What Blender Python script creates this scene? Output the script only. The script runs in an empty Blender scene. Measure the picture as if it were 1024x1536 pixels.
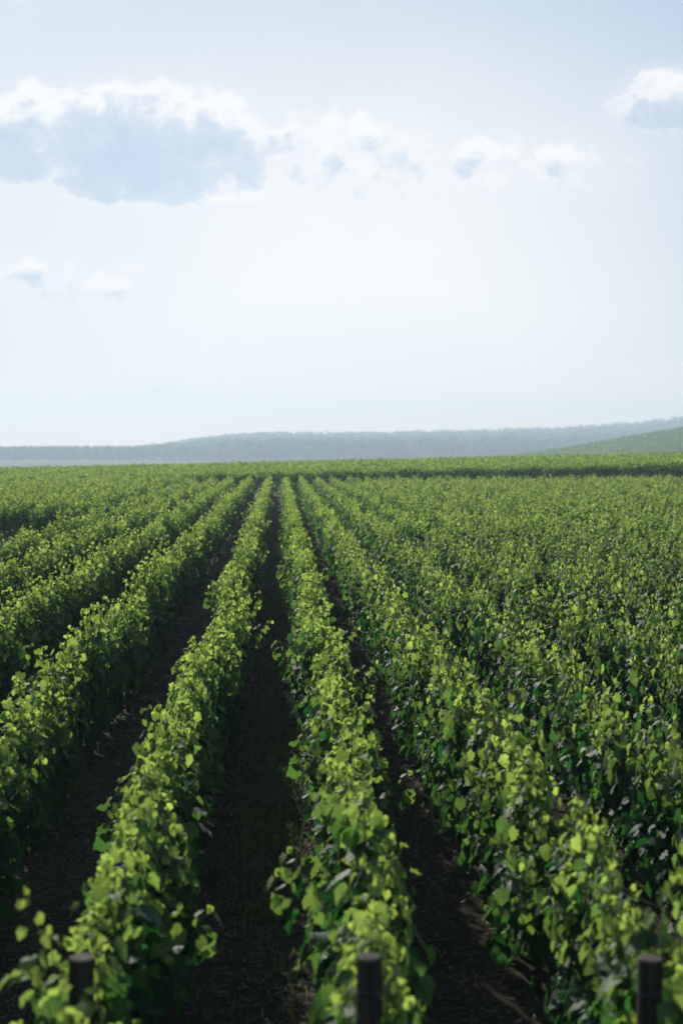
import bpy, math, random
import numpy as np
from mathutils import Vector

random.seed(7)
RNG = np.random.default_rng(7)
R = math.radians
scene = bpy.context.scene
COL = scene.collection

# ------------------------------------------------------------------ camera
CAM_H = 3.15
cam_data = bpy.data.cameras.new('camera')
cam = bpy.data.objects.new('camera', cam_data)
COL.objects.link(cam)
cam_data.sensor_fit = 'VERTICAL'
cam_data.sensor_height = 36.0
cam_data.sensor_width = 24.0
cam_data.lens = 50.0
cam.location = (0, 0, CAM_H)
cam.rotation_euler = (R(90 - 2.44), 0, R(-2.52))
cam_data.clip_start = 0.1
cam_data.clip_end = 20000
cam_data.dof.use_dof = True
cam_data.dof.focus_distance = 17.0
cam_data.dof.aperture_fstop = 2.0
scene.camera = cam
F = 2133.0            # focal length in photograph pixels, used to turn sightings into metres

# ------------------------------------------------------------------ light
SUN_EL, SUN_AZ = 20.5, -15.5
SKY_STRENGTH = 0.1
scene.view_settings.view_transform = 'Standard'
scene.view_settings.look = 'None'
scene.view_settings.gamma = 1.0
scene.view_settings.exposure = 0.15
scene.cycles.use_denoising = True
scene.cycles.max_bounces = 8
scene.cycles.transparent_max_bounces = 8
scene.cycles.volume_bounces = 0

sun_data = bpy.data.lights.new('sun', 'SUN')
sun_data.energy = 5.0
sun_data.angle = R(0.6)
sun_data.color = (1.0, 0.95, 0.85)
sun = bpy.data.objects.new('sun', sun_data)
COL.objects.link(sun)
sdir = Vector((math.sin(R(SUN_AZ)) * math.cos(R(SUN_EL)), math.cos(R(SUN_AZ)) * math.cos(R(SUN_EL)), math.sin(R(SUN_EL))))
sun.rotation_euler = sdir.to_track_quat('Z', 'Y').to_euler()
sun.location = (0, 0, 90)


class NT:
    """Small helper for writing node trees as expressions."""
    def __init__(self, tree):
        self.t = tree
        tree.nodes.clear()

    def n(self, kind, **kw):
        nd = self.t.nodes.new(kind)
        for k, v in kw.items():
            setattr(nd, k, v)
        return nd

    def put(self, sock, v):
        if hasattr(v, 'is_output'):
            self.t.links.new(v, sock)
        else:
            sock.default_value = v

    def m(self, op, a, b=0.0, c=0.0, clamp=False):
        nd = self.n('ShaderNodeMath', operation=op, use_clamp=clamp)
        for i, v in enumerate((a, b, c)):
            self.put(nd.inputs[i], v)
        return nd.outputs[0]

    def smooth(self, v, a, b, lo=0.0, hi=1.0):
        nd = self.n('ShaderNodeMapRange', interpolation_type='SMOOTHSTEP')
        self.put(nd.inputs['Value'], v)
        nd.inputs['From Min'].default_value = a
        nd.inputs['From Max'].default_value = b
        nd.inputs['To Min'].default_value = lo
        nd.inputs['To Max'].default_value = hi
        return nd.outputs['Result']

    def mix(self, f, a, b, blend='MIX'):
        nd = self.n('ShaderNodeMix', data_type='RGBA', blend_type=blend)
        self.put(nd.inputs['Factor'], f)
        for s, v in ((nd.inputs['A'], a), (nd.inputs['B'], b)):
            pass
        ia = [s for s in nd.inputs if s.identifier == 'A_Color'][0]
        ib = [s for s in nd.inputs if s.identifier == 'B_Color'][0]
        for s, v in ((ia, a), (ib, b)):
            if hasattr(v, 'is_output'):
                self.t.links.new(v, s)
            else:
                s.default_value = (*v, 1.0) if len(v) == 3 else v
        return [s for s in nd.outputs if s.identifier == 'Result_Color'][0]

    def noise(self, vec, scale, detail=4, rough=0.55, dist=0.0):
        nd = self.n('ShaderNodeTexNoise')
        if vec is not None:
            self.put(nd.inputs['Vector'], vec)
        nd.inputs['Scale'].default_value = scale
        nd.inputs['Detail'].default_value = detail
        nd.inputs['Roughness'].default_value = rough
        nd.inputs['Distortion'].default_value = dist
        return nd.outputs['Fac']


def build_world():
    world = bpy.data.worlds.new('World')
    scene.world = world
    world.use_nodes = True
    N = NT(world.node_tree)
    out = N.n('ShaderNodeOutputWorld')
    bg = N.n('ShaderNodeBackground')
    bg.inputs['Strength'].default_value = SKY_STRENGTH
    N.t.links.new(bg.outputs[0], out.inputs[0])
    sky = N.n('ShaderNodeTexSky', sky_type='NISHITA', sun_disc=False)
    sky.sun_elevation = R(SUN_EL)
    sky.sun_rotation = R(SUN_AZ)
    sky.altitude = 150
    sky.air_density = 1.0
    sky.dust_density = 2.0
    sky.ozone_density = 1.5
    tc = N.n('ShaderNodeTexCoord')
    d = tc.outputs['Generated']
    sep = N.n('ShaderNodeSeparateXYZ')
    N.t.links.new(d, sep.inputs[0])
    x, y, z = sep.outputs
    az = N.m('ARCTAN2', x, y)                      # compass direction, 0 = along the rows
    el = N.m('ARCSINE', z)
    # thin milky veil of haze: dense at the horizon and towards the sun, thinning upwards
    horiz = N.smooth(el, -0.02, 0.16, 1.0, 0.0)
    da = N.m('DIVIDE', N.m('SUBTRACT', az, 0.062), 0.36)
    de = N.m('DIVIDE', N.m('SUBTRACT', el, 0.10), 0.25)
    g2 = N.m('ADD', N.m('MULTIPLY', da, da), N.m('MULTIPLY', de, de))
    glow = N.m('POWER', 2.718, N.m('MULTIPLY', g2, -1.0))
    streak = N.noise(d, 6.0, 5, 0.6, 0.4)
    veilf = N.m('ADD', N.m('MULTIPLY', horiz, 0.3), N.m('SUBTRACT', N.m('MULTIPLY', glow, 1.18), 0.20))
    veilf = N.m('ADD', veilf, N.m('MULTIPLY', N.m('SUBTRACT', streak, 0.5), 0.18), clamp=True)
    # the milky air lies towards the sun; overhead and behind, the sky is clear
    toward = N.n('ShaderNodeVectorMath', operation='DOT_PRODUCT')
    N.t.links.new(d, toward.inputs[0]); toward.inputs[1].default_value = (0.06, 0.985, 0.16)
    milky = N.smooth(toward.outputs['Value'], 0.35, 0.90, 0.0, VEIL_BASE)
    base = N.mix(milky, sky.outputs['Color'], (3.1, 4.65, 6.5))
    col = N.mix(veilf, base, (9.2, 9.15, 9.0))
    col = N.mix(N.smooth(el, -0.01, 0.075, 0.75, 0.0), col, (13.4, 11.2, 8.9))
    # cumulus: heaps given by compass direction and height above the horizon
    comb = N.n('ShaderNodeCombineXYZ')
    N.put(comb.inputs[0], az); N.put(comb.inputs[1], N.m('MULTIPLY', el, 1.25))
    p = comb.outputs[0]
    nA = N.m('SUBTRACT', N.noise(p, 58.0, 9, 0.64, 0.3), 0.5)
    nB = N.m('SUBTRACT', N.noise(p, 15.0, 4, 0.55), 0.5)
    warp = N.n('ShaderNodeVectorMath', operation='MULTIPLY_ADD')
    nz = N.n('ShaderNodeTexNoise'); N.put(nz.inputs['Vector'], p); nz.inputs['Scale'].default_value = 40.0; nz.inputs['Detail'].default_value = 5
    N.t.links.new(nz.outputs['Color'], warp.inputs[0]); warp.inputs[1].default_value = (0.018, 0.018, 0); N.t.links.new(p, warp.inputs[2])
    vor = N.n('ShaderNodeTexVoronoi', feature='SMOOTH_F1')
    N.put(vor.inputs['Vector'], warp.outputs[0]); vor.inputs['Scale'].default_value = 55.0
    vor.inputs['Smoothness'].default_value = 0.35
    puff = N.m('SUBTRACT', 0.42, vor.outputs['Distance'])
    heaps = [  # px, py, half-width, height up, depth down, weight (sightings in the photograph's pixels)
        (225, 238, 200, 118, 74, 1.0), (10, 240, 150, 78, 48, 0.9), (330, 225, 100, 78, 60, 0.75),
        (60, 190, 70, 52, 60, 0.62), (500, 232, 165, 62, 62, 0.40), (545, 208, 42, 26, 24, 0.62),
        (715, 240, 52, 32, 16, 0.60), (830, 244, 44, 26, 16, 0.56), (770, 258, 160, 46, 42, 0.30),
        (1020, 182, 95, 66, 34, 0.66), (1120, 190, 120, 80, 40, 0.9), (165, 433, 52, 20, 15, 0.56), (55, 408, 40, 20, 16, 0.42),
        (90, 425, 150, 36, 30, 0.26), (20, 6, 60, 18, 18, 0.42), (250, 300, 170, 26, 14, 0.55), (-260, 210, 180, 90, 60, 0.9),
        (1500, 300, 260, 80, 50, 0.9), (-900, 150, 420, 150, 80, 0.9), (1000, 560, 120, 14, 10, 0.2), (280, 590, 160, 14, 10, 0.22),
    ]
    def heap_field(da_, de_):
        dens = None
        for px, py, a, up, dn, w in heaps:
            u0, v0 = math.atan((px - 418) / F) - da_, math.atan((677 - py) / F) - de_
            du = N.m('MULTIPLY', N.m('SUBTRACT', az, u0), F / a)
            dv = N.m('SUBTRACT', el, v0)
            dv = N.m('MAXIMUM', N.m('MULTIPLY', dv, F / up), N.m('MULTIPLY', dv, -F / dn))
            r2 = N.m('ADD', N.m('MULTIPLY', du, du), N.m('MULTIPLY', dv, dv))
            v = N.m('MAXIMUM', N.m('MULTIPLY', N.m('SUBTRACT', 1.0, r2), w), -0.6)
            dens = v if dens is None else N.m('SMOOTH_MAX', dens, v, 0.12)
        return dens
    dens = heap_field(0, 0)
    sunward = heap_field(0.002, 0.009)
    rough = N.m('ADD', N.m('MULTIPLY', nA, 1.25), N.m('ADD', N.m('MULTIPLY', nB, 0.6), N.m('MULTIPLY', puff, 0.5)))
    soft = dens
    dens = N.m('ADD', dens, rough)
    alpha = N.smooth(dens, -0.03, 0.36)
    fringe = N.smooth(N.m('ADD', soft, N.m('MULTIPLY', nB, 0.9)), -0.45, 0.5)
    inner = N.m('ADD', sunward, N.m('ADD', N.m('MULTIPLY', nA, 1.5), N.m('ADD', N.m('MULTIPLY', nB, 1.5), N.m('MULTIPLY', puff, 0.3))))
    thick = N.m('ADD', N.m('MULTIPLY', N.smooth(inner, 0.08, 0.58), 0.68), N.m('MULTIPLY', N.smooth(inner, 0.3, 1.1), 0.3))
    edge = (9.2, 9.1, 9.05)
    core = N.mix(glow, (3.6, 4.8, 6.7), (5.3, 6.45, 7.7))
    ccol = N.mix(thick, edge, core)
    col = N.mix(N.m('MULTIPLY', fringe, 0.3), col, (8.7, 8.7, 8.8))
    col = N.mix(N.m('MULTIPLY', alpha, 0.9), col, ccol)
    N.t.links.new(col, bg.inputs['Color'])
    world.cycles.sampling_method = 'MANUAL'
    world.cycles.sample_map_resolution = 512


VEIL_BASE = 0.93
build_world()


# ------------------------------------------------------------------ helpers
def tag(o, label=None, cat=None, group=None, kind=None):
    if label: o['label'] = label
    if cat: o['category'] = cat
    if group: o['group'] = group
    if kind: o['kind'] = kind
    return o


def mesh_np(name, verts, faces_flat, face_sizes, mat, smooth=True, attr=None):
    me = bpy.data.meshes.new(name)
    verts = np.asarray(verts, dtype=np.float32)
    me.vertices.add(len(verts))
    me.vertices.foreach_set('co', verts.ravel())
    faces_flat = np.asarray(faces_flat, dtype=np.int32)
    face_sizes = np.asarray(face_sizes, dtype=np.int32)
    me.loops.add(len(faces_flat))
    me.loops.foreach_set('vertex_index', faces_flat)
    me.polygons.add(len(face_sizes))
    starts = np.concatenate(([0], np.cumsum(face_sizes)[:-1])).astype(np.int32)
    me.polygons.foreach_set('loop_start', starts)
    me.polygons.foreach_set('use_smooth', np.full(len(face_sizes), smooth))
    if attr is not None:
        at = me.attributes.new('tone', 'FLOAT_COLOR', 'POINT')
        a4 = np.ones((len(verts), 4), dtype=np.float32)
        a4[:, :attr.shape[1]] = attr
        at.data.foreach_set('color', a4.ravel())
    me.update(calc_edges=True)
    me.materials.append(mat)
    return me


def link(name, me, parent=None, loc=None):
    o = bpy.data.objects.new(name, me)
    COL.objects.link(o)
    if parent: o.parent = parent
    if loc is not None: o.location = loc
    return o


def new_mat(name):
    m = bpy.data.materials.new(name)
    m.use_nodes = True
    return m, NT(m.node_tree)


def principled(N, base, rough=0.6, spec=0.5, normal=None):
    b = N.n('ShaderNodeBsdfPrincipled')
    if hasattr(base, 'is_output'):
        N.t.links.new(base, b.inputs['Base Color'])
    else:
        b.inputs['Base Color'].default_value = (*base, 1)
    N.put(b.inputs['Roughness'], rough)
    b.inputs['Specular IOR Level'].default_value = spec
    if normal is not None:
        N.t.links.new(normal, b.inputs['Normal'])
    return b.outputs[0]


def finish(N, shader):
    o = N.n('ShaderNodeOutputMaterial')
    N.t.links.new(shader, o.inputs['Surface'])


def bump(N, h, strength=0.4, dist=0.02):
    b = N.n('ShaderNodeBump')
    b.inputs['Strength'].default_value = strength
    b.inputs['Distance'].default_value = dist
    N.t.links.new(h, b.inputs['Height'])
    return b.outputs[0]


# ------------------------------------------------------------------ materials
def leaf_material(name, mature, young, t_mature, t_young, trans=0.42, rough=0.42, spec=0.5):
    m, N = new_mat(name)
    at = N.n('ShaderNodeAttribute', attribute_name='tone')
    sep = N.n('ShaderNodeSeparateColor')
    N.t.links.new(at.outputs['Color'], sep.inputs[0])
    age, rnd = sep.outputs[0], sep.outputs[1]
    geo = N.n('ShaderNodeNewGeometry')
    mott = N.noise(geo.outputs['Position'], 30.0, 3, 0.6)
    vig = N.noise(geo.outputs['Position'], 0.55, 3, 0.6)
    age = N.m('ADD', age, N.m('MULTIPLY', N.m('SUBTRACT', vig, 0.5), 0.55), clamp=True)
    c = N.mix(age, mature, young)
    k = N.m('ADD', 0.45, N.m('ADD', N.m('MULTIPLY', rnd, 0.7), N.m('MULTIPLY', mott, 0.5)))
    kk = N.n('ShaderNodeCombineColor')
    for i in range(3): N.put(kk.inputs[i], k)
    c = N.mix(1.0, c, kk.outputs[0], 'MULTIPLY')
    t = N.mix(age, t_mature, t_young)
    t = N.mix(1.0, t, kk.outputs[0], 'MULTIPLY')
    # the underside of a vine leaf is paler and duller than its face
    c = N.mix(N.m('MULTIPLY', geo.outputs['Backfacing'], 0.3), c, (0.06, 0.11, 0.05))
    pr = principled(N, c, rough, spec)
    N.put(pr.node.inputs['Specular IOR Level'], N.m('MULTIPLY', N.m('SUBTRACT', 1.0, N.m('MULTIPLY', geo.outputs['Backfacing'], 0.7)), spec))
    pr.node.inputs['Specular Tint'].default_value = (0.62, 0.92, 0.66, 1)      # green-tinged waxy sheen
    tr = N.n('ShaderNodeBsdfTranslucent')
    N.t.links.new(t, tr.inputs['Color'])
    mx = N.n('ShaderNodeMixShader')
    mx.inputs[0].default_value = trans
    N.t.links.new(pr, mx.inputs[1]); N.t.links.new(tr.outputs[0], mx.inputs[2])
    finish(N, mx.outputs[0])
    return m


M_LEAF = leaf_material('vine_leaf', (0.018, 0.060, 0.031), (0.125, 0.195, 0.05), (0.032, 0.145, 0.026), (0.52, 0.69, 0.12), 0.44, 0.66, 0.40)
M_GRASS = leaf_material('grass_blade', (0.075, 0.115, 0.04), (0.16, 0.18, 0.075), (0.09, 0.15, 0.04), (0.18, 0.21, 0.08), 0.3, 0.6, 0.3)
M_TREE = leaf_material('wood_leaf', (0.022, 0.045, 0.018), (0.12, 0.15, 0.06), (0.03, 0.06, 0.02), (0.22, 0.26, 0.08), 0.3, 0.7, 0.2)


def simple_noise_mat(name, c1, c2, scale, rough=0.8, spec=0.3, bumps=0.5, bd=0.01, stretch=None):
    m, N = new_mat(name)
    tc = N.n('ShaderNodeTexCoord')
    v = tc.outputs['Object']
    if stretch:
        mp = N.n('ShaderNodeMapping')
        mp.inputs['Scale'].default_value = stretch
        N.t.links.new(v, mp.inputs[0]); v = mp.outputs[0]
    f = N.noise(v, scale, 6, 0.65, 0.3)
    c = N.mix(N.smooth(f, 0.3, 0.7), c1, c2)
    finish(N, principled(N, c, rough, spec, bump(N, f, bumps, bd)))
    return m


M_SHOOT = simple_noise_mat('green_cane', (0.07, 0.085, 0.03), (0.10, 0.055, 0.03), 9.0, 0.6)
M_BARK = simple_noise_mat('vine_bark', (0.03, 0.022, 0.015), (0.085, 0.062, 0.045), 20.0, 0.9, 0.2, 0.9, 0.02, (1, 1, 0.2))
M_POST = simple_noise_mat('weathered_post_wood', (0.022, 0.019, 0.017), (0.06, 0.052, 0.046), 14.0, 0.85, 0.2, 0.8, 0.01, (3, 3, 0.25))
M_CUT = simple_noise_mat('sawn_end_grain', (0.05, 0.042, 0.035), (0.09, 0.078, 0.065), 60.0, 0.9, 0.2, 0.5, 0.004)
M_STEEL = simple_noise_mat('dull_galvanised_steel', (0.06, 0.068, 0.085), (0.12, 0.13, 0.15), 30.0, 0.5, 0.5, 0.2, 0.002)
M_BLUE = simple_noise_mat('blue_plastic', (0.012, 0.06, 0.15), (0.02, 0.09, 0.2), 25.0, 0.4, 0.5, 0.3, 0.004)
M_STRAW = simple_noise_mat('dry_straw', (0.08, 0.065, 0.045), (0.25, 0.2, 0.14), 3.0, 0.8)


def ground_material():
    m, N = new_mat('vineyard_ground')
    geo = N.n('ShaderNodeNewGeometry')
    P = geo.outputs['Position']
    sep = N.n('ShaderNodeSeparateXYZ'); N.t.links.new(P, sep.inputs[0])
    n1 = N.noise(P, 1.3, 6, 0.65, 0.2)
    n2 = N.noise(P, 14.0, 6, 0.7, 0.5)
    n3 = N.noise(P, 60.0, 4, 0.7)
    soil = N.mix(n2, (0.026, 0.021, 0.0145), (0.10, 0.082, 0.058))
    soil = N.mix(N.smooth(n3, 0.56, 0.72), soil, (0.075, 0.06, 0.045))
    weed = N.mix(n3, (0.015, 0.024, 0.009), (0.032, 0.045, 0.016))
    field = N.smooth(sep.outputs[1], 102, 106)
    wf = N.smooth(N.m('ADD', n1, N.m('MULTIPLY', n2, 0.35)), 0.62, 0.82)
    c = N.mix(wf, soil, weed)
    grassy = N.mix(n1, (0.045, 0.075, 0.022), (0.095, 0.12, 0.045))
    c = N.mix(field, c, grassy)
    # big cultivated parcels of the valley, far beyond
    n4 = N.noise(P, 0.004, 2, 0.5)
    far = N.smooth(sep.outputs[1], 200, 320)
    parcels = N.mix(N.smooth(n4, 0.45, 0.55), (0.06, 0.09, 0.03), (0.11, 0.13, 0.05))
    c = N.mix(far, c, parcels)
    h = N.m('ADD', N.m('MULTIPLY', n2, 0.7), N.m('MULTIPLY', n3, 0.3))
    finish(N, principled(N, c, 1.0, 0.04, bump(N, h, 0.9, 0.05)))
    return m


M_GROUND = ground_material()


# ------------------------------------------------------------------ terrain
def sstep(a, b, v):
    t = np.clip((np.asarray(v, float) - a) / (b - a), 0, 1)
    return t * t * (3 - 2 * t)


def gz(x, y):
    """Ground height: a flat field, a low bank at its far end, then the upper block and the valley behind it."""
    x = np.asarray(x, float); y = np.asarray(y, float)
    tilt = 0.0045 * x * sstep(30, 100, y) * (1 - sstep(103, 108, y))
    xc = np.clip(x, -120, 160)
    block = (0.50 + 0.022 * xc + 0.0065 * (np.clip(y, 100, 165) - 108)) * sstep(102.5, 108, y) * (1 - sstep(165, 420, y))
    valley = -6.5 * sstep(168, 520, y)
    return tilt + block + valley


def build_ground():
    ys = np.concatenate((np.linspace(-60, 0, 7), np.linspace(1, 100, 100), np.linspace(101, 112, 23), np.linspace(115, 170, 23),
                         np.linspace(190, 600, 30), np.linspace(650, 2640, 36)))
    xs0 = np.concatenate((-np.geomspace(1, 1, 1) * 0, ))
    xs = np.concatenate((-np.geomspace(2700, 20, 40), np.linspace(-18, 18, 73), np.geomspace(20, 2700, 40)))
    X, Y = np.meshgrid(xs, ys)
    Z = gz(X, Y)
    near = (Y < 102) & (np.abs(X) < 30)
    Z = Z + np.where(near, RNG.normal(0, 0.012, X.shape), 0)
    nx, ny = len(xs), len(ys)
    idx = np.arange(nx * ny).reshape(ny, nx)
    q = np.stack((idx[:-1, :-1], idx[:-1, 1:], idx[1:, 1:], idx[1:, :-1]), -1).reshape(-1, 4)
    me = mesh_np('ground', np.stack((X, Y, Z), -1).reshape(-1, 3), q.ravel(), np.full(len(q), 4), M_GROUND)
    tag(link('ground', me), kind='structure')


build_ground()

# ------------------------------------------------------------------ leaves
def leaf_outline():
    half = [(0.11, -0.13), (0.29, -0.17), (0.45, -0.06), (0.52, 0.12), (0.49, 0.24), (0.56, 0.38), (0.51, 0.53), (0.36, 0.62), (0.19, 0.79)]
    return half + [(0.0, 0.96)] + [(-a, b) for a, b in reversed(half)] + [(0.0, 0.02)]


def leaf_template(level):
    """Verts (x across, y towards the tip, z up) and faces of one leaf of unit length."""
    if level == 0:
        o = np.array(leaf_outline())
        c = np.array([0.0, 0.28])
        ring = c + (o - c) * 0.55
        n = len(o)
        v2 = np.concatenate(([c], ring, o))
        faces, sizes = [], []
        for i in range(n):
            j = (i + 1) % n
            faces += [0, 1 + i, 1 + j]; sizes.append(3)
            faces += [1 + i, 1 + n + i, 1 + n + j, 1 + j]; sizes.append(4)
    elif level == 1:
        o = np.array([(0.40, -0.12), (0.52, 0.35), (0.30, 0.62), (0, 0.96), (-0.30, 0.62), (-0.52, 0.35), (-0.40, -0.12)])
        v2 = np.concatenate(([[0.0, 0.2]], o))
        faces, sizes = [], []
        for i in range(7):
            faces += [0, 1 + i, 1 + (i + 1) % 7]; sizes.append(3)
    else:
        v2 = np.array([(0, -0.08), (0.52, 0.32), (0, 0.96), (-0.52, 0.32)])
        faces, sizes = [0, 1, 2, 0, 2, 3], [3, 3]
    return v2, np.array(faces), np.array(sizes)


def leaves_geometry(L, level, rng):
    """L: dict of arrays pos, nrm, tip, size, age. Returns verts, faces, sizes, attr."""
    v2, f, s = leaf_template(level)
    n, k = len(L['pos']), len(v2)
    nr = L['nrm'] / np.linalg.norm(L['nrm'], axis=1, keepdims=True)
    tp = L['tip'] - (L['tip'] * nr).sum(1, keepdims=True) * nr
    tp /= np.linalg.norm(tp, axis=1, keepdims=True) + 1e-9
    sd = np.cross(tp, nr)
    x = v2[None, :, 0]; y = v2[None, :, 1]
    fold = rng.uniform(0.0, 1.0, (n, 1)); droop = rng.uniform(-0.1, 0.75, (n, 1)); wav = rng.uniform(0.0, 0.13, (n, 1))
    ph = rng.uniform(0, 6.3, (n, 1))
    z = fold * np.abs(x) * 0.6 - droop * (y - 0.1) ** 2 - 0.5 * fold * x * x + wav * np.sin(9 * np.arctan2(y - 0.25, x) + ph) * (np.hypot(x, y - 0.25) * 1.6)
    asp = rng.uniform(0.74, 1.12, (n, 1))
    sz = L['size'][:, None, None]
    P = L['pos'][:, None, :] + sz * ((x * asp)[..., None] * sd[:, None, :] + (y + 0 * z)[..., None] * tp[:, None, :] + z[..., None] * nr[:, None, :])
    faces = (f[None, :] + (np.arange(n) * k)[:, None]).ravel()
    sizes = np.tile(s, n)
    rnd = rng.uniform(0, 1, n)
    attr = np.stack((np.repeat(L['age'], k), np.repeat(rnd, k)), -1)
    return P.reshape(-1, 3), faces, sizes, attr


def tubes_geometry(paths, radii, sides=4):
    """Tapered tubes along polylines."""
    V, Fc, S = [], [], []
    base = 0
    for pth, rad in zip(paths, radii):
        pth = np.asarray(pth, float); m = len(pth)
        d = np.gradient(pth, axis=0)
        d /= np.linalg.norm(d, axis=1, keepdims=True) + 1e-9
        ref = np.array([0.0, 1.0, 0.0]) if abs(d[0][1]) < 0.8 else np.array([1.0, 0, 0])
        a = np.cross(d, ref); a /= np.linalg.norm(a, axis=1, keepdims=True) + 1e-9
        b = np.cross(d, a)
        an = np.linspace(0, 2 * math.pi, sides, endpoint=False)
        ring = pth[:, None, :] + np.asarray(rad)[:, None, None] * (np.cos(an)[None, :, None] * a[:, None, :] + np.sin(an)[None, :, None] * b[:, None, :])
        V.append(ring.reshape(-1, 3))
        for i in range(m - 1):
            for j in range(sides):
                q = [base + i * sides + j, base + i * sides + (j + 1) % sides, base + (i + 1) * sides + (j + 1) % sides, base + (i + 1) * sides + j]
                Fc += q; S.append(4)
        Fc += [base + j for j in range(sides)][::-1]; S.append(sides)
        Fc += [base + (m - 1) * sides + j for j in range(sides)]; S.append(sides)
        base += m * sides
    return np.concatenate(V), Fc, S


VINE_TOP = 1.2


def grow_vine(rng, shoots=17, straggler=0, dens=1.0, tall=False):
    """A trellised vine about a metre long (along y): upright canes with alternate leaves, side leaves and a low skirt."""
    pos, nrm, tip, size, age = [], [], [], [], []
    canes, cr = [], []

    def add(p, out, s, a, up=0.45):
        n = np.array([out[0] * rng.uniform(0.2, 1.0), out[1] * 0.5 + rng.normal(0, 0.4), up + rng.normal(0, 0.35)]) + rng.normal(0, 0.26, 3)
        t = np.array([out[0] * rng.uniform(0.2, 0.9), out[1] + rng.normal(0, 0.5), -rng.uniform(0.1, 0.9)])
        pos.append(p); nrm.append(n); tip.append(t); size.append(s); age.append(np.clip(a, 0, 1))

    for i in range(shoots + straggler + (1 if tall else 0)):
        stray = i >= shoots
        y0 = -0.5 + (i % shoots + rng.uniform(0, 1)) / shoots
        side = rng.choice([-1, 1])
        ln = float(np.clip(rng.normal(0.73, 0.10), 0.5, 0.9) if rng.uniform() < 0.74 else rng.uniform(0.9, 1.08)) if not stray else rng.uniform(0.75, 0.95)
        lean = rng.normal(0, 0.07) if not stray else side * rng.uniform(0.30, 0.48)
        ly = rng.normal(0, 0.10)
        p0 = np.array([rng.normal(0, 0.05), y0, rng.uniform(0.34, 0.46)])
        m = 7
        tt = np.linspace(0, 1, m)
        curve = rng.normal(0, 0.05)
        if tall and i == shoots + straggler:
            ln, lean, y0, ly, stray = 1.22, -0.13, 0.0, 0.0, False
            p0 = np.array([-0.05, 0.0, 0.42])
        path = np.stack((p0[0] + lean * tt ** 1.6 + curve * np.sin(tt * 3), p0[1] + ly * tt + 0.02 * np.sin(tt * 7 + i), p0[2] + ln * (tt - (0.28 if stray else 0.06) * tt ** 2)), -1)
        canes.append(path); cr.append(0.0045 * (1 - 0.72 * tt))
        nn = int(ln / 0.050 * dens)
        for k in range(nn):
            t = (k + 0.5 + rng.uniform(-0.2, 0.2)) / nn
            q = np.array([np.interp(t, tt, path[:, c]) for c in range(3)])
            s = -1 if (k % 2) else 1
            ang = rng.normal(0, 0.6)
            out = np.array([s * math.cos(ang), math.sin(ang), 0])
            sz = np.interp(t, [0, 0.55, 0.85, 1.0], [0.122, 0.115, 0.073, 0.038]) * rng.uniform(0.6, 1.25)
            pet = sz * rng.uniform(0.45, 0.95)
            p = q + out * pet + np.array([0, 0, pet * rng.uniform(0.0, 0.5)])
            a = np.interp(t, [0, 0.55, 0.8, 1.0], [0.0, 0.08, 0.48, 0.95]) + rng.normal(0, 0.15)
            add(p, out, sz, a, 0.5 if t < 0.7 else 0.35)
            if rng.uniform() < 0.75 and t < 0.8:      # short side shoot
                o2 = np.array([s * rng.uniform(0.4, 1.0), rng.normal(0, 0.7), 0])
                p = q + o2 * rng.uniform(0.08, 0.16) + np.array([0, 0, rng.uniform(-0.06, 0.06)])
                add(p, o2, rng.uniform(0.05, 0.095), a * 0.7 + 0.16 + rng.normal(0, 0.1))
        # the unfolding tip
        for c in range(3):
            add(path[-1] + rng.normal(0, 0.012, 3), rng.normal(0, 1, 3), rng.uniform(0.028, 0.045), 1.0, 0.2)
    for k in range(int(70 * dens)):                    # skirt round the fruiting zone
        s = rng.choice([-1, 1])
        zz = rng.uniform(0.16, 0.52)
        p = np.array([s * rng.uniform(0.06, 0.21), rng.uniform(-0.55, 0.55), zz])
        add(p, np.array([s * 1.0, rng.normal(0, 0.4), 0]), rng.uniform(0.09, 0.14), rng.uniform(0, 0.15), 0.35)
    L = dict(pos=np.array(pos), nrm=np.array(nrm), tip=np.array(tip), size=np.array(size), age=np.array(age))
    return L, canes, cr


def trunk_geometry(rng):
    z = np.linspace(-0.03, 0.42, 8)
    p = np.stack((np.cumsum(rng.normal(0, 0.008, 8)), np.cumsum(rng.normal(0, 0.012, 8)), z), -1)
    r = 0.028 * (1 - 0.35 * np.linspace(0, 1, 8)) * rng.uniform(0.85, 1.2, 8)
    e = p[-1]
    yy = np.linspace(0, 0.48, 7)
    arm = np.stack((e[0] + rng.normal(0, 0.006, 7), e[1] + yy, e[2] + 0.03 * np.sin(yy * 6) + rng.normal(0, 0.004, 7)), -1)
    arm2 = arm.copy(); arm2[:, 1] = e[1] - yy
    ra = 0.014 * (1 - 0.4 * np.linspace(0, 1, 7))
    return tubes_geometry([p, arm, arm2], [r, ra, ra], 7)


VARIANTS, FAR_L = [], []
for vi in range(10):
    rng = np.random.default_rng(100 + vi)
    L, canes, cr = grow_vine(rng, straggler=[0, 1, 0, 0, 0, 0, 1, 0, 0, 0][vi], tall=vi == 9)
    if vi < 9: FAR_L.append(L)
    v, f, s, a = leaves_geometry(L, 0, rng)
    me_f = mesh_np('foliage', v, f, s, M_LEAF, True, a)
    v, f, s = tubes_geometry(canes, cr, 4)
    me_c = mesh_np('shoot', v, f, s, M_SHOOT)
    v, f, s = trunk_geometry(rng)
    me_t = mesh_np('trunk', v, f, s, M_BARK)
    VARIANTS.append((me_f, me_c, me_t))

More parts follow.
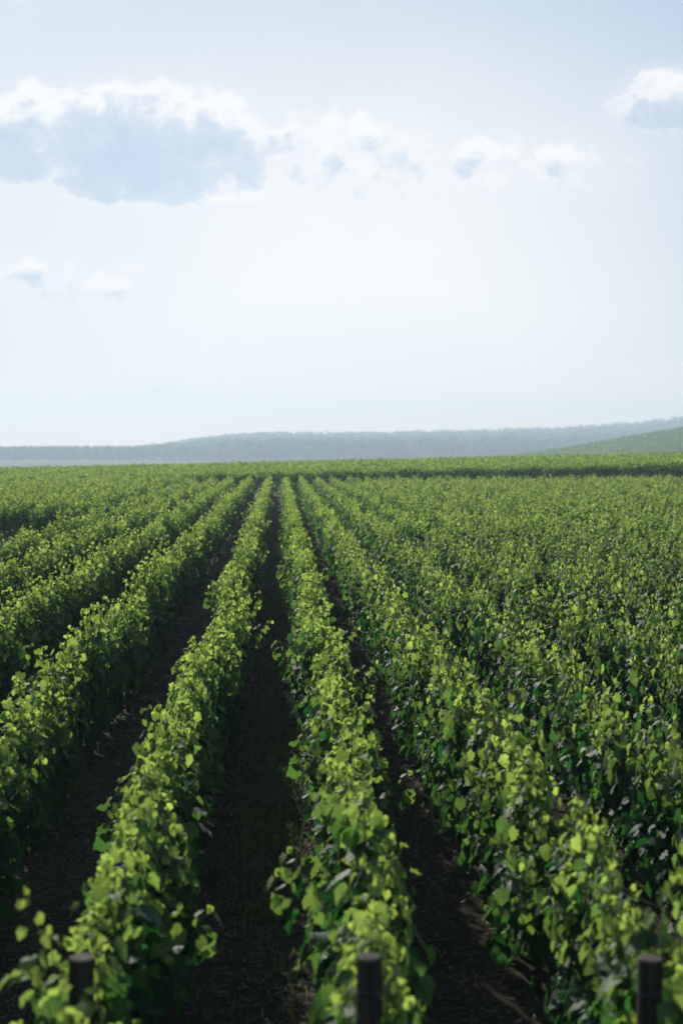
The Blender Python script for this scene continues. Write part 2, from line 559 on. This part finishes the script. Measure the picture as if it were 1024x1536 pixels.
# ------------------------------------------------------------------ rows of the field
ROW_X = {}
for i, xx in enumerate([-0.70, -2.00, -3.28, -4.52, -5.76]):
    ROW_X[-1 - i] = xx
for i, xx in enumerate([0.44, 1.49, 2.60, 3.74]):
    ROW_X[1 + i] = xx
for k in range(5, 34):
    ROW_X[k] = 3.74 + (k - 4) * 1.14
for k in range(6, 26):
    ROW_X[-k] = -5.76 - (k - 5) * 1.2


def row_start(k):
    if k >= -4: return 4.62
    if k == -5: return 29.5
    return 47.5 + 0.25 * (-6 - k)          # the rows further left begin beyond a grassy headland


def in_view(x, y, margin=0.6):
    u = (x / y) * F + 418
    mpx = margin / y * F
    return -mpx - 25 < u < 1049 + mpx and y > 4.3


ORD = {1: 'first', 2: 'second', 3: 'third', 4: 'fourth', 5: 'fifth', 6: 'sixth', 7: 'seventh', 8: 'eighth', 9: 'ninth', 10: 'tenth',
       11: 'eleventh', 12: 'twelfth', 13: 'thirteenth', 14: 'fourteenth', 15: 'fifteenth', 16: 'sixteenth', 17: 'seventeenth', 18: 'eighteenth'}


def row_words(k):
    side = 'right' if k > 0 else 'left'
    return 'first row %s of the grassy track' % side if abs(k) == 1 else '%s row %s of the grassy track' % (ORD.get(abs(k), 'outer'), side)


spots = []
for k, rx in ROW_X.items():
    y = row_start(k) + 0.5
    j = 0
    while y < 101.0:
        if in_view(rx, y):
            spots.append((y, rx, k, j))
        y += 1.0; j += 1
spots.sort(key=lambda t: t[0] ** 2 + 0.2 * t[1] ** 2)
NEAR, FAR = spots[:300], spots[300:]
vr = np.random.default_rng(55)


def vine_pose(y, rx, k):
    wob = 0.05 * math.sin(y * 0.55 + k * 1.7) + 0.03 * math.sin(y * 1.9 + k)
    hgt = (1.14 if k <= -6 else 1.0) + (0.07 * math.sin(y * 2.7 + 5 * k) if y > 36 else 0) + 0.05 * math.sin(y * 0.8 + 2.1 * k) + vr.normal(0, 0.035)
    if k in (-1, -2): wob -= 0.09 * (1 - min(1.0, max(0.0, (y - 6.0) / 6.0)))
    return rx + wob, y + vr.normal(0, 0.05), hgt, (math.pi if vr.uniform() < 0.5 else 0.0) + vr.normal(0, 0.05), vr.uniform(0.82, 1.02) * (0.8 if k >= 3 else 0.88 if k == 2 else 1.0)


def stretch(y):
    if y < 9: return 'in its blurred nearest stretch', 'nearest stretch'
    if y < 14: return 'a short way up the slope of leaves', 'lower stretch'
    if y < 22: return 'in its sharp middle stretch', 'middle stretch'
    return 'in its far small-leaved stretch', 'far stretch'


def stretch_label(k, y):
    w = row_words(k)
    if y < 9: return 'large blurred grapevine in the nearest stretch of the ' + w, 'nearest grapevines in the ' + w
    if y < 14: return 'leafy grapevine in the lower stretch of the ' + w , 'lower grapevines in the ' + w
    if y < 22: return 'crisp leafy grapevine in the middle stretch of the ' + w, 'middle grapevines in the ' + w
    return 'small grapevine in the upper stretch of the ' + w, 'upper grapevines in the ' + w


SPECIAL = {
    (-1, 0): 'grapevine with a tall stray shoot, at the wooden post left of the dark track',
    (1, 0): 'grapevine wrapped round the middle wooden post at the very front',
    (2, 0): 'dark leafy grapevine at the right-hand wooden post at the very front',
}
for i, (y, rx, k, j) in enumerate(NEAR):
    x, yy, hs, rot, ws = vine_pose(y, rx, k)
    root = bpy.data.objects.new('grapevine', None)
    COL.objects.link(root)
    root.empty_display_size = 0.2
    root.location = (x, yy, float(gz(x, yy)))
    root.rotation_euler = (0, 0, rot)
    root.scale = (ws, 1.04, hs)
    lab, grp = stretch_label(k, y)
    if (k, j) in SPECIAL:
        lab, grp = SPECIAL[(k, j)], None
    tag(root, lab, 'grapevine', grp)
    mf, mc, mt = VARIANTS[int(vr.integers(0, 9))]
    if (k, j) == (-1, 0):
        mf, mc, mt = VARIANTS[9]; root.rotation_euler = (0, 0, 0); root.scale = (1, 1.04, 1)
    link('foliage', mf, root); link('shoot', mc, root); link('trunk', mt, root)

# the rest of the field: one mass
def scatter_far(spots, name, rng, extra=None):
    V, FF, SS, AA = [], [], [], []
    base = 0
    for (y, rx, k, j) in spots:
        x, yy, hs, rot, ws = vine_pose(y, rx, k)
        L = FAR_L[int(rng.integers(0, len(FAR_L)))]
        n = len(L['pos'])
        level, keep, grow = (1, 0.8, 1.1) if y < 42 else ((2, 0.62, 1.25) if y < 65 else (2, 0.42, 1.5))
        top = L['pos'][:, 2] > 0.55
        pk = np.where(top, keep, keep * 0.6)
        idx = np.nonzero(rng.uniform(0, 1, n) < pk)[0]
        c, sn = math.cos(rot), math.sin(rot)
        sub = {}
        for key in ('pos', 'nrm', 'tip'):
            a = L[key][idx].copy()
            if key == 'pos': a = a * np.array([ws, 1.05, hs])
            b = a.copy()
            b[:, 0] = c * a[:, 0] - sn * a[:, 1]; b[:, 1] = sn * a[:, 0] + c * a[:, 1]
            sub[key] = b
        sub['pos'] = sub['pos'] + np.array([x, yy, float(gz(x, yy))])
        sub['size'] = L['size'][idx] * grow
        sub['age'] = L['age'][idx]
        v, f, s, a = leaves_geometry(sub, level, rng)
        V.append(v); FF.append(f + base); SS.append(s); AA.append(a); base += len(v)
    me = mesh_np(name, np.concatenate(V), np.concatenate(FF), np.concatenate(SS), M_LEAF, True, np.concatenate(AA))
    return link(name, me)


o = scatter_far(FAR, 'distant_vines', np.random.default_rng(77))
tag(o, 'rows of leafy vines running on to the far end of the field', 'vines', kind='stuff')


# the block beyond, with rows across the view
def cross_block():
    rng = np.random.default_rng(91)
    pos, nrm, tip, size, age = [], [], [], [], []
    ry = 108.0
    first = True
    while ry < 163:
        x0, x1 = -0.30 * ry - 12, 0.36 * ry + 18
        per = 190 if ry < 110 else (100 if ry < 120 else 60)
        n = int((x1 - x0) * per)
        x = rng.uniform(x0, x1, n)
        t = rng.uniform(0, 1, n) ** (0.75 if ry < 110 else 0.45)
        ht = 1.15 + 0.10 * np.sin(x * 1.3 + ry) + 0.09 * np.sin(x * 3.1 + ry * 2)
        z = 0.12 + t * (ht - 0.12) + rng.normal(0, 0.04, n)
        yy = ry + rng.normal(0, 0.13, n)
        pos.append(np.stack((x, yy, z + gz(x, yy)), -1))
        nn = rng.normal(0, 0.5, (n, 3)); nn[:, 2] += 0.5; nn[:, 1] += rng.choice([-0.5, 0.5], n)
        nrm.append(nn)
        tt = rng.normal(0, 0.6, (n, 3)); tt[:, 2] -= 0.6
        tip.append(tt)
        size.append(rng.uniform(0.10, 0.19, n) * (1.0 if ry < 120 else 1.35) * np.where(t > 0.9, 0.7, 1))
        age.append(np.clip(0.03 + 0.75 * np.clip((t - 0.62) / 0.38, 0, 1) + rng.normal(0, 0.15, n), 0, 1))
        ry += 1.25
    L = dict(pos=np.concatenate(pos), nrm=np.concatenate(nrm), tip=np.concatenate(tip), size=np.concatenate(size), age=np.concatenate(age))
    v, f, s, a = leaves_geometry(L, 2, rng)
    me = mesh_np('upper_block_vines', v, f, s, M_LEAF, True, a)
    tag(link('upper_block_vines', me), 'long dark wall of vines running across behind the field rows', 'vines', kind='stuff')


cross_block()


# ------------------------------------------------------------------ hills and woods
def crest_y(px):
    return np.interp(px, [-700, -200, 0, 120, 200, 250, 310, 355, 400, 520, 640, 760, 860, 960, 1024, 1150, 1400, 1900],
                     [673, 669, 665, 663, 663, 658, 650, 648, 646, 647, 644, 641, 638, 630, 622, 612, 610, 640])


D0, D1 = 1450.0, 2400.0


def wood_z(px, D):
    top = CAM_H + (677 - crest_y(px)) * D1 / F - 22.5
    t = np.clip((D - D0) / (D1 - D0), 0, 1)
    return -6.8 + (top + 6.8) * (t ** 1.15) * (1 + 0.25 * (1 - t))


def build_hill():
    pxs = np.linspace(-700, 1850, 131)
    Ds = np.concatenate((np.linspace(D0 - 60, D1, 24), [2480, 2560]))
    PX, DD = np.meshgrid(pxs, Ds)
    Z = wood_z(PX, DD) - np.where(DD > D1, (DD - D1) * 0.03, 0)
    Z = np.where(DD < D0, -7.5, Z)
    X = (PX - 418) / F * DD
    ny, nx = PX.shape
    idx = np.arange(nx * ny).reshape(ny, nx)
    q = np.stack((idx[:-1, :-1], idx[:-1, 1:], idx[1:, 1:], idx[1:, :-1]), -1).reshape(-1, 4)
    m = simple_noise_mat('forest_floor', (0.03, 0.045, 0.018), (0.05, 0.06, 0.03), 0.05, 0.95, 0.1)
    me = mesh_np('hill', np.stack((X, DD, Z), -1).reshape(-1, 3), q.ravel(), np.full(len(q), 4), m)
    tag(link('hill', me), kind='structure')


def build_wood():
    rng = np.random.default_rng(21)
    pos, nrm, tip, size, age = [], [], [], [], []
    D = D0
    while D < D1 + 60:
        w0, w1 = (-560 - 418) / F * D, (1560 - 418) / F * D
        step = 10.5 if D < D0 + 60 else 13.5
        xs = np.arange(w0, w1, step)
        xs = xs + rng.normal(0, 3.2, len(xs))
        for x in xs:
            dd = D + rng.normal(0, 3)
            px = x / dd * F + 418
            g = float(wood_z(px, dd))
            con = rng.uniform() < 0.8 * (1 - sstep(170, 330, px))
            h = rng.uniform(14.5, 22.5) * (1.12 if rng.uniform() < 0.1 else 1)
            if con: h = rng.uniform(11.5, 15.5)
            else: h = rng.uniform(12.0, 15.0 + 7.5 * float(sstep(180, 430, px)))
            w = h * (0.19 if con else rng.uniform(0.34, 0.46))
            n = 75 if con else (60 if D < D0 + 90 else 40)
            th = rng.uniform(0, 2 * math.pi, n)
            c = rng.uniform(-0.75, 1, n)
            if con:
                t = rng.uniform(0.05, 1, n) ** 0.8
                rr = w * (1.02 - t); zz = g + h * t
            else:
                lump = 1 + 0.22 * np.sin(3 * th + x) * np.cos(4 * c + x)
                rr = w * np.sqrt(np.clip(1 - c * c, 0, 1)) * lump; zz = g + h * 0.58 + c * h * 0.42 * lump
            p = np.stack((x + rr * np.cos(th), dd + rr * np.sin(th), zz), -1)
            pos.append(p)
            nv = np.stack((np.cos(th) * np.sqrt(np.clip(1 - c * c, 0, 1)), np.sin(th) * np.sqrt(np.clip(1 - c * c, 0, 1)), c if not con else 0.4 + 0 * c), -1)
            nrm.append(nv + rng.normal(0, 0.22, (n, 3)))
            tp = rng.normal(0, 1, (n, 3)); tip.append(tp)
            size.append(rng.uniform(2.4, 4.4, n) * (0.5 if con else 1.0))
            patch = 0.5 + 0.28 * math.sin(x / 47 + dd / 90) + 0.28 * math.sin(x / 21 - dd / 38)
            age.append(np.clip(patch + rng.normal(0, 0.28) + rng.normal(0, 0.12, n), 0, 1) * (0.3 if con else 1))
        D += 12 if D < D0 + 90 else 16.5
    L = dict(pos=np.concatenate(pos), nrm=np.concatenate(nrm), tip=np.concatenate(tip), size=np.concatenate(size), age=np.concatenate(age))
    v, f, s, a = leaves_geometry(L, 2, rng)
    me = mesh_np('distant_forest', v, f, s, M_TREE, True, a)
    tag(link('distant_forest', me), 'hazy blue wooded ridge along the horizon', 'forest', kind='stuff')


build_hill()
build_wood()


def build_vine_hill():
    """The green slope that comes in from the right, planted with vines."""
    rng = np.random.default_rng(33)
    DN, DF = 540.0, 760.0
    def top(px):
        return np.interp(px, [690, 775, 850, 930, 1024, 1200, 1500, 2000], [690, 684, 673, 659, 643, 618, 600, 596])
    def zz(px, D):
        t = np.clip((D - DN) / (DF - DN), 0, 1)
        zt = CAM_H + (677 - top(px)) * DF / F
        zb = -7.0
        return zb + (zt - zb) * (t ** 0.9)
    pxs = np.linspace(640, 2000, 90)
    Ds = np.concatenate((np.linspace(DN, DF, 20), [790, 860, 960]))
    PX, DD = np.meshgrid(pxs, Ds)
    Z = zz(PX, DD) - np.where(DD > DF, (DD - DF) * 0.12, 0)
    X = (PX - 418) / F * DD
    ny, nx = PX.shape
    idx = np.arange(nx * ny).reshape(ny, nx)
    q = np.stack((idx[:-1, :-1], idx[:-1, 1:], idx[1:, 1:], idx[1:, :-1]), -1).reshape(-1, 4)
    m = simple_noise_mat('slope_soil_and_grass', (0.05, 0.085, 0.028), (0.08, 0.115, 0.04), 0.08, 0.95, 0.1)
    me = mesh_np('hill', np.stack((X, DD, Z), -1).reshape(-1, 3), q.ravel(), np.full(len(q), 4), m)
    tag(link('hill', me), kind='structure')
    n = 210000
    px = rng.uniform(650, 1500, n); D = rng.uniform(DN + 4, DF, n)
    X = (px - 418) / F * D
    row = 1.9
    X = np.round((X + 0.10 * D) / row) * row - 0.10 * D + rng.normal(0, 0.14, n)
    px = X / D * F + 418
    track = np.abs((D - 622) - 0.10 * (X - 190)) < 5
    keep = ~track & (px > 640)
    X, D, px = X[keep], D[keep], px[keep]
    n = len(X)
    pos = np.stack((X, D, zz(px, D) + rng.uniform(0.15, 1.15, n)), -1)
    nn = rng.normal(0, 0.5, (n, 3)); nn[:, 2] += 0.5
    parcel = ((D - 622) - 0.10 * (X - 190)) < 0
    L = dict(pos=pos, nrm=nn, tip=rng.normal(0, 1, (n, 3)), size=rng.uniform(0.45, 0.8, n), age=np.clip(rng.normal(0.38, 0.2, n) + 0.3 * parcel, 0, 1))
    v, f, s, a = leaves_geometry(L, 2, rng)
    me = mesh_np('hillside_vines', v, f, s, M_LEAF, True, a)
    tag(link('hillside_vines', me), 'pale green vineyard slope rising to the right below the ridge', 'vines', kind='stuff')


build_vine_hill()


def build_wheat():
    ys = np.linspace(800, 1010, 12); xs = np.linspace(-86, 12, 20)
    X, Y = np.meshgrid(xs, ys)
    Z = gz(X, Y) + 0.55 + 0.05 * np.sin(X * 0.3)
    Z[0, :] -= 0.6; Z[-1, :] -= 0.6; Z[:, 0] -= 0.6; Z[:, -1] -= 0.6
    idx = np.arange(X.size).reshape(X.shape)
    q = np.stack((idx[:-1, :-1], idx[:-1, 1:], idx[1:, 1:], idx[1:, :-1]), -1).reshape(-1, 4)
    m = simple_noise_mat('ripe_wheat', (0.42, 0.36, 0.22), (0.55, 0.48, 0.32), 0.3, 0.9, 0.2)
    me = mesh_np('wheat_field', np.stack((X, Y, Z), -1).reshape(-1, 3), q.ravel(), np.full(len(q), 4), m)
    tag(link('wheat_field', me), kind='structure')


build_wheat()


# ------------------------------------------------------------------ grass and straw in the tracks
def build_grass():
    rng = np.random.default_rng(5)
    mids = []
    ks = sorted(ROW_X)
    P = []
    for a, b in zip(ks[:-1], ks[1:]):
        mid = (ROW_X[a] + ROW_X[b]) / 2
        if abs(mid) > 7: continue
        centre = a == -1
        n = 60000 if centre else 9000
        y = 4.3 + rng.uniform(0, 1, n) ** 1.6 * 56
        x = mid + rng.normal(0.02, 0.15 if centre else 0.2, n)
        patch = np.sin(y * 1.3 + mid * 5) + np.sin(y * 0.47 + 1) + np.sin(x * 9 + y * 2.3) * 0.7
        ok = patch + rng.normal(0, 0.9, n) > (-0.3 if centre else 1.0)
        P.append(np.stack((x[ok], y[ok]), -1))
    n = 9000                                    # the grassy headland where the left rows begin
    P.append(np.stack((rng.uniform(-12.5, -6.4, n), rng.uniform(36, 48, n)), -1))
    P = np.concatenate(P)
    n = len(P)
    z = gz(P[:, 0], P[:, 1])
    h = rng.uniform(0.025, 0.095, n); w = rng.uniform(0.004, 0.009, n) * np.clip(P[:, 1] / 9, 1, 4)
    an = rng.uniform(0, 6.3, n); ln = rng.uniform(0.1, 0.7, n) * h; la = rng.uniform(0, 6.3, n)
    dx, dy = np.cos(an) * w, np.sin(an) * w
    b = np.stack((P[:, 0], P[:, 1], z - 0.01), -1)
    V = np.empty((n, 5, 3))
    V[:, 0] = b + np.stack((dx, dy, 0 * dx), -1); V[:, 1] = b - np.stack((dx, dy, 0 * dx), -1)
    midp = b + np.stack((np.cos(la) * ln * 0.3, np.sin(la) * ln * 0.3, h * 0.6), -1)
    V[:, 2] = midp - 0.7 * np.stack((dx, dy, 0 * dx), -1); V[:, 3] = midp + 0.7 * np.stack((dx, dy, 0 * dx), -1)
    V[:, 4] = b + np.stack((np.cos(la) * ln, np.sin(la) * ln, h), -1)
    f = np.array([0, 1, 2, 3, 3, 2, 4])
    faces = (f[None] + (np.arange(n) * 5)[:, None]).ravel()
    age = rng.uniform(0, 1, n); rnd = rng.uniform(0, 1, n)
    attr = np.stack((np.repeat(age, 5), np.repeat(rnd, 5)), -1)
    me = mesh_np('grass', V.reshape(-1, 3), faces, np.tile([4, 3], n), M_GRASS, False, attr)
    tag(link('grass', me), 'thin dark grass along the middle of the vine tracks', 'grass', kind='stuff')


def build_straw():
    rng = np.random.default_rng(6)
    ks = sorted(ROW_X)
    paths, rad = [], []
    V, Fc = [], []
    P = []
    for a, b in zip(ks[:-1], ks[1:]):
        mid = (ROW_X[a] + ROW_X[b]) / 2
        if abs(mid) > 7: continue
        n = 12000 if abs(mid) < 2 else 5000
        y = 4.3 + rng.uniform(0, 1, n) ** 1.7 * 40
        x = rng.uniform(ROW_X[a] + 0.05, ROW_X[b] - 0.05, n)
        P.append(np.stack((x, y), -1))
    P = np.concatenate(P); n = len(P)
    z = gz(P[:, 0], P[:, 1]) + rng.uniform(0.008, 0.03, n)
    ln = rng.uniform(0.015, 0.07, n); an = rng.uniform(0, 6.3, n); w = rng.uniform(0.0015, 0.004, n) * np.clip(P[:, 1] / 10, 1, 3)
    d = np.stack((np.cos(an), np.sin(an), rng.normal(0, 0.16, n)), -1); s = np.stack((-np.sin(an), np.cos(an), rng.normal(0, 0.5, n)), -1)
    c = np.concatenate((P, z[:, None]), 1)
    bend = rng.normal(0, 0.06, n)
    V = np.empty((n, 6, 3))
    for i, t in enumerate((-0.5, 0.0, 0.5)):
        cc = c + d * (ln * t)[:, None] + s * (ln * bend * (0.25 - t * t) * 4)[:, None]
        V[:, 2 * i] = cc + s * w[:, None]; V[:, 2 * i + 1] = cc - s * w[:, None]
    f = np.array([0, 1, 3, 2, 2, 3, 5, 4])
    faces = (f[None] + (np.arange(n) * 6)[:, None]).ravel()
    me = mesh_np('straw_litter', V.reshape(-1, 3), faces, np.tile([4, 4], n), M_STRAW, False)
    tag(link('straw_litter', me), 'dry straw and prunings strewn over the dark soil', 'straw', kind='stuff')


build_grass()
build_straw()

# ------------------------------------------------------------------ posts, stakes
def lathe(profile, sides, mat, name, jitter=0.0, seed=0):
    rng = np.random.default_rng(seed)
    V, Fc, S = [], [], []
    ph = rng.uniform(0, 6.3)
    for i, (r, z) in enumerate(profile):
        for j in range(sides):
            a = 2 * math.pi * j / sides
            rr = r * (1 + jitter * math.sin(3 * a + ph) + jitter * 0.5 * math.sin(7 * a + 2 * ph))
            V.append((rr * math.cos(a), rr * math.sin(a), z))
    for i in range(len(profile) - 1):
        for j in range(sides):
            Fc += [i * sides + j, i * sides + (j + 1) % sides, (i + 1) * sides + (j + 1) % sides, (i + 1) * sides + j]; S.append(4)
    Fc += list(range(sides))[::-1]; S.append(sides)
    Fc += [(len(profile) - 1) * sides + j for j in range(sides)]; S.append(sides)
    return mesh_np(name, V, Fc, S, mat, False)


post_labels = ['weathered wooden end post among leaves, leftmost of the three at the front',
               'weathered wooden end post standing before the row right of the dark track',
               'weathered wooden end post, rightmost of the three at the front']
for i, (x, y, top, lean) in enumerate([(-0.715, 5.02, 1.355, 0.01), (0.328, 5.02, 1.345, -0.01), (1.338, 5.02, 1.315, 0.01)]):
    root = bpy.data.objects.new('end_post', None); COL.objects.link(root)
    root.location = (x, y, float(gz(x, y))); root.rotation_euler = (0, lean, 0.7 * i)
    tag(root, post_labels[i], 'post', 'wooden end posts at the front')
    link('shaft', lathe([(0.048, -0.3), (0.047, 0.3), (0.0455, 0.8), (0.0445, top - 0.008)], 20, M_POST, 'shaft', 0.045, i), root)
    link('sawn_top', lathe([(0.0445, top - 0.008), (0.0435, top - 0.002), (0.040, top)], 20, M_CUT, 'sawn_top', 0.045, i), root)
    v, f, s = tubes_geometry([[(0.047 * math.cos(a), 0.047 * math.sin(a), top - 0.12 + 0.004 * math.sin(a * 2)) for a in np.linspace(0, 6.28, 17)]], [np.full(17, 0.0016)], 5)
    link('wire_wrap', mesh_np('wire_wrap', v, f, s, M_STEEL), root)


def stake_mesh(top):
    """An L-section steel stake with hook notches."""
    w, t = 0.028, 0.004
    prof = [(0, 0), (w, 0), (w, t), (t, t), (t, w), (0, w)]
    zs = [-0.3]
    V, Fc, S = [], [], []
    zz = [-0.3] + [0.4 + 0.1 * i for i in range(int((top - 0.4) / 0.1) + 1)] + [top]
    for i, z in enumerate(zz):
        nick = 0.78 if 0 < i < len(zz) - 1 and i % 2 else 1.0
        for (a, b) in prof: V.append(((a - 0.012) * nick, (b - 0.012) * nick, z))
    n = 6
    for i in range(len(zz) - 1):
        for j in range(n):
            Fc += [i * n + j, i * n + (j + 1) % n, (i + 1) * n + (j + 1) % n, (i + 1) * n + j]; S.append(4)
    Fc += list(range(n))[::-1]; S.append(n)
    Fc += [(len(zz) - 1) * n + j for j in range(n)]; S.append(n)
    return mesh_np('steel_stake', V, Fc, S, M_STEEL, False)


stakes = [(-0.72, 6.45, 1.27, 'dark thin steel stake in the row left of the track, nearest the front posts'),
          (-2.0, 11.9, 1.20, 'thin steel stake in the second row left of the grassy track'),
          (-8.15, 47.7, 1.22, 'thin grey stake at the row ends beyond the grassy headland, nearer the picture edge'),
          (-7.02, 47.4, 1.20, 'thin grey stake at the row ends beyond the headland, nearer the blue tag')]
for x, y, top, lab in stakes:
    o = link('steel_stake', stake_mesh(top), None, (x, y, float(gz(x, y))))
    o.rotation_euler = (0.01, 0.015, 0.4 * x)
    tag(o, lab, 'stake', 'thin steel stakes in the rows')


def blue_tag():
    # a small folded plastic marker hung over the leaves
    pts = [(-0.07, -0.04, -0.06), (0.09, -0.04, -0.07), (0.07, -0.015, 0.06), (-0.03, -0.015, 0.11), (-0.10, 0.03, -0.03), (0.06, 0.05, -0.05)]
    faces = [0, 1, 2, 3, 3, 2, 5, 4, 0, 3, 4, 1, 5, 2, 0, 4, 5, 1]
    me = mesh_np('marker_tag', pts, faces, [4, 4, 3, 3, 4], M_BLUE, False)
    y = 46.8; x = (163 - 418) / F * y; z = CAM_H - (765 - 677) * y / F
    o = link('marker_tag', me, None, (x, y, z))
    tag(o, 'small bright blue plastic marker hanging at a vine by the left headland', 'marker')


blue_tag()

M_TUBE = simple_noise_mat('pale_plastic', (0.45, 0.42, 0.34), (0.6, 0.57, 0.48), 20.0, 0.6, 0.4)
tube_me = lathe([(0.055, 0.0), (0.06, 0.02), (0.055, 0.25), (0.062, 0.44), (0.064, 0.45), (0.05, 0.45), (0.045, 0.1)], 12, M_TUBE, 'grow_tube')
for px in (783, 860, 949, 969):
    x = (px - 418) / F * 107.4
    tag(link('grow_tube', tube_me, None, (x, 107.4, float(gz(x, 107.4)) - 0.01)), 'tiny pale tube standing at the foot of the far cross row', 'grow tube', 'pale tubes at the foot of the far cross row')

# ------------------------------------------------------------------ the air
def build_haze():
    x0, x1, y0, y1, z0, z1 = -2750, 2750, -80, 2680, -9.5, 88
    V = [(x0, y0, z0), (x1, y0, z0), (x1, y1, z0), (x0, y1, z0), (x0, y0, z1), (x1, y0, z1), (x1, y1, z1), (x0, y1, z1)]
    Fc = [0, 3, 2, 1, 4, 5, 6, 7, 0, 1, 5, 4, 1, 2, 6, 5, 2, 3, 7, 6, 3, 0, 4, 7]
    m = bpy.data.materials.new('haze_air'); m.use_nodes = True
    N = NT(m.node_tree)
    pv = N.n('ShaderNodeVolumePrincipled')
    pv.inputs['Color'].default_value = (0.69, 0.85, 1.0, 1)
    pv.inputs['Density'].default_value = HAZE
    pv.inputs['Anisotropy'].default_value = 0.25
    out = N.n('ShaderNodeOutputMaterial')
    N.t.links.new(pv.outputs[0], out.inputs['Volume'])
    me = mesh_np('haze', V, Fc, [4] * 6, m, False)
    tag(link('haze', me), kind='stuff')


HAZE = 0.00055
build_haze()
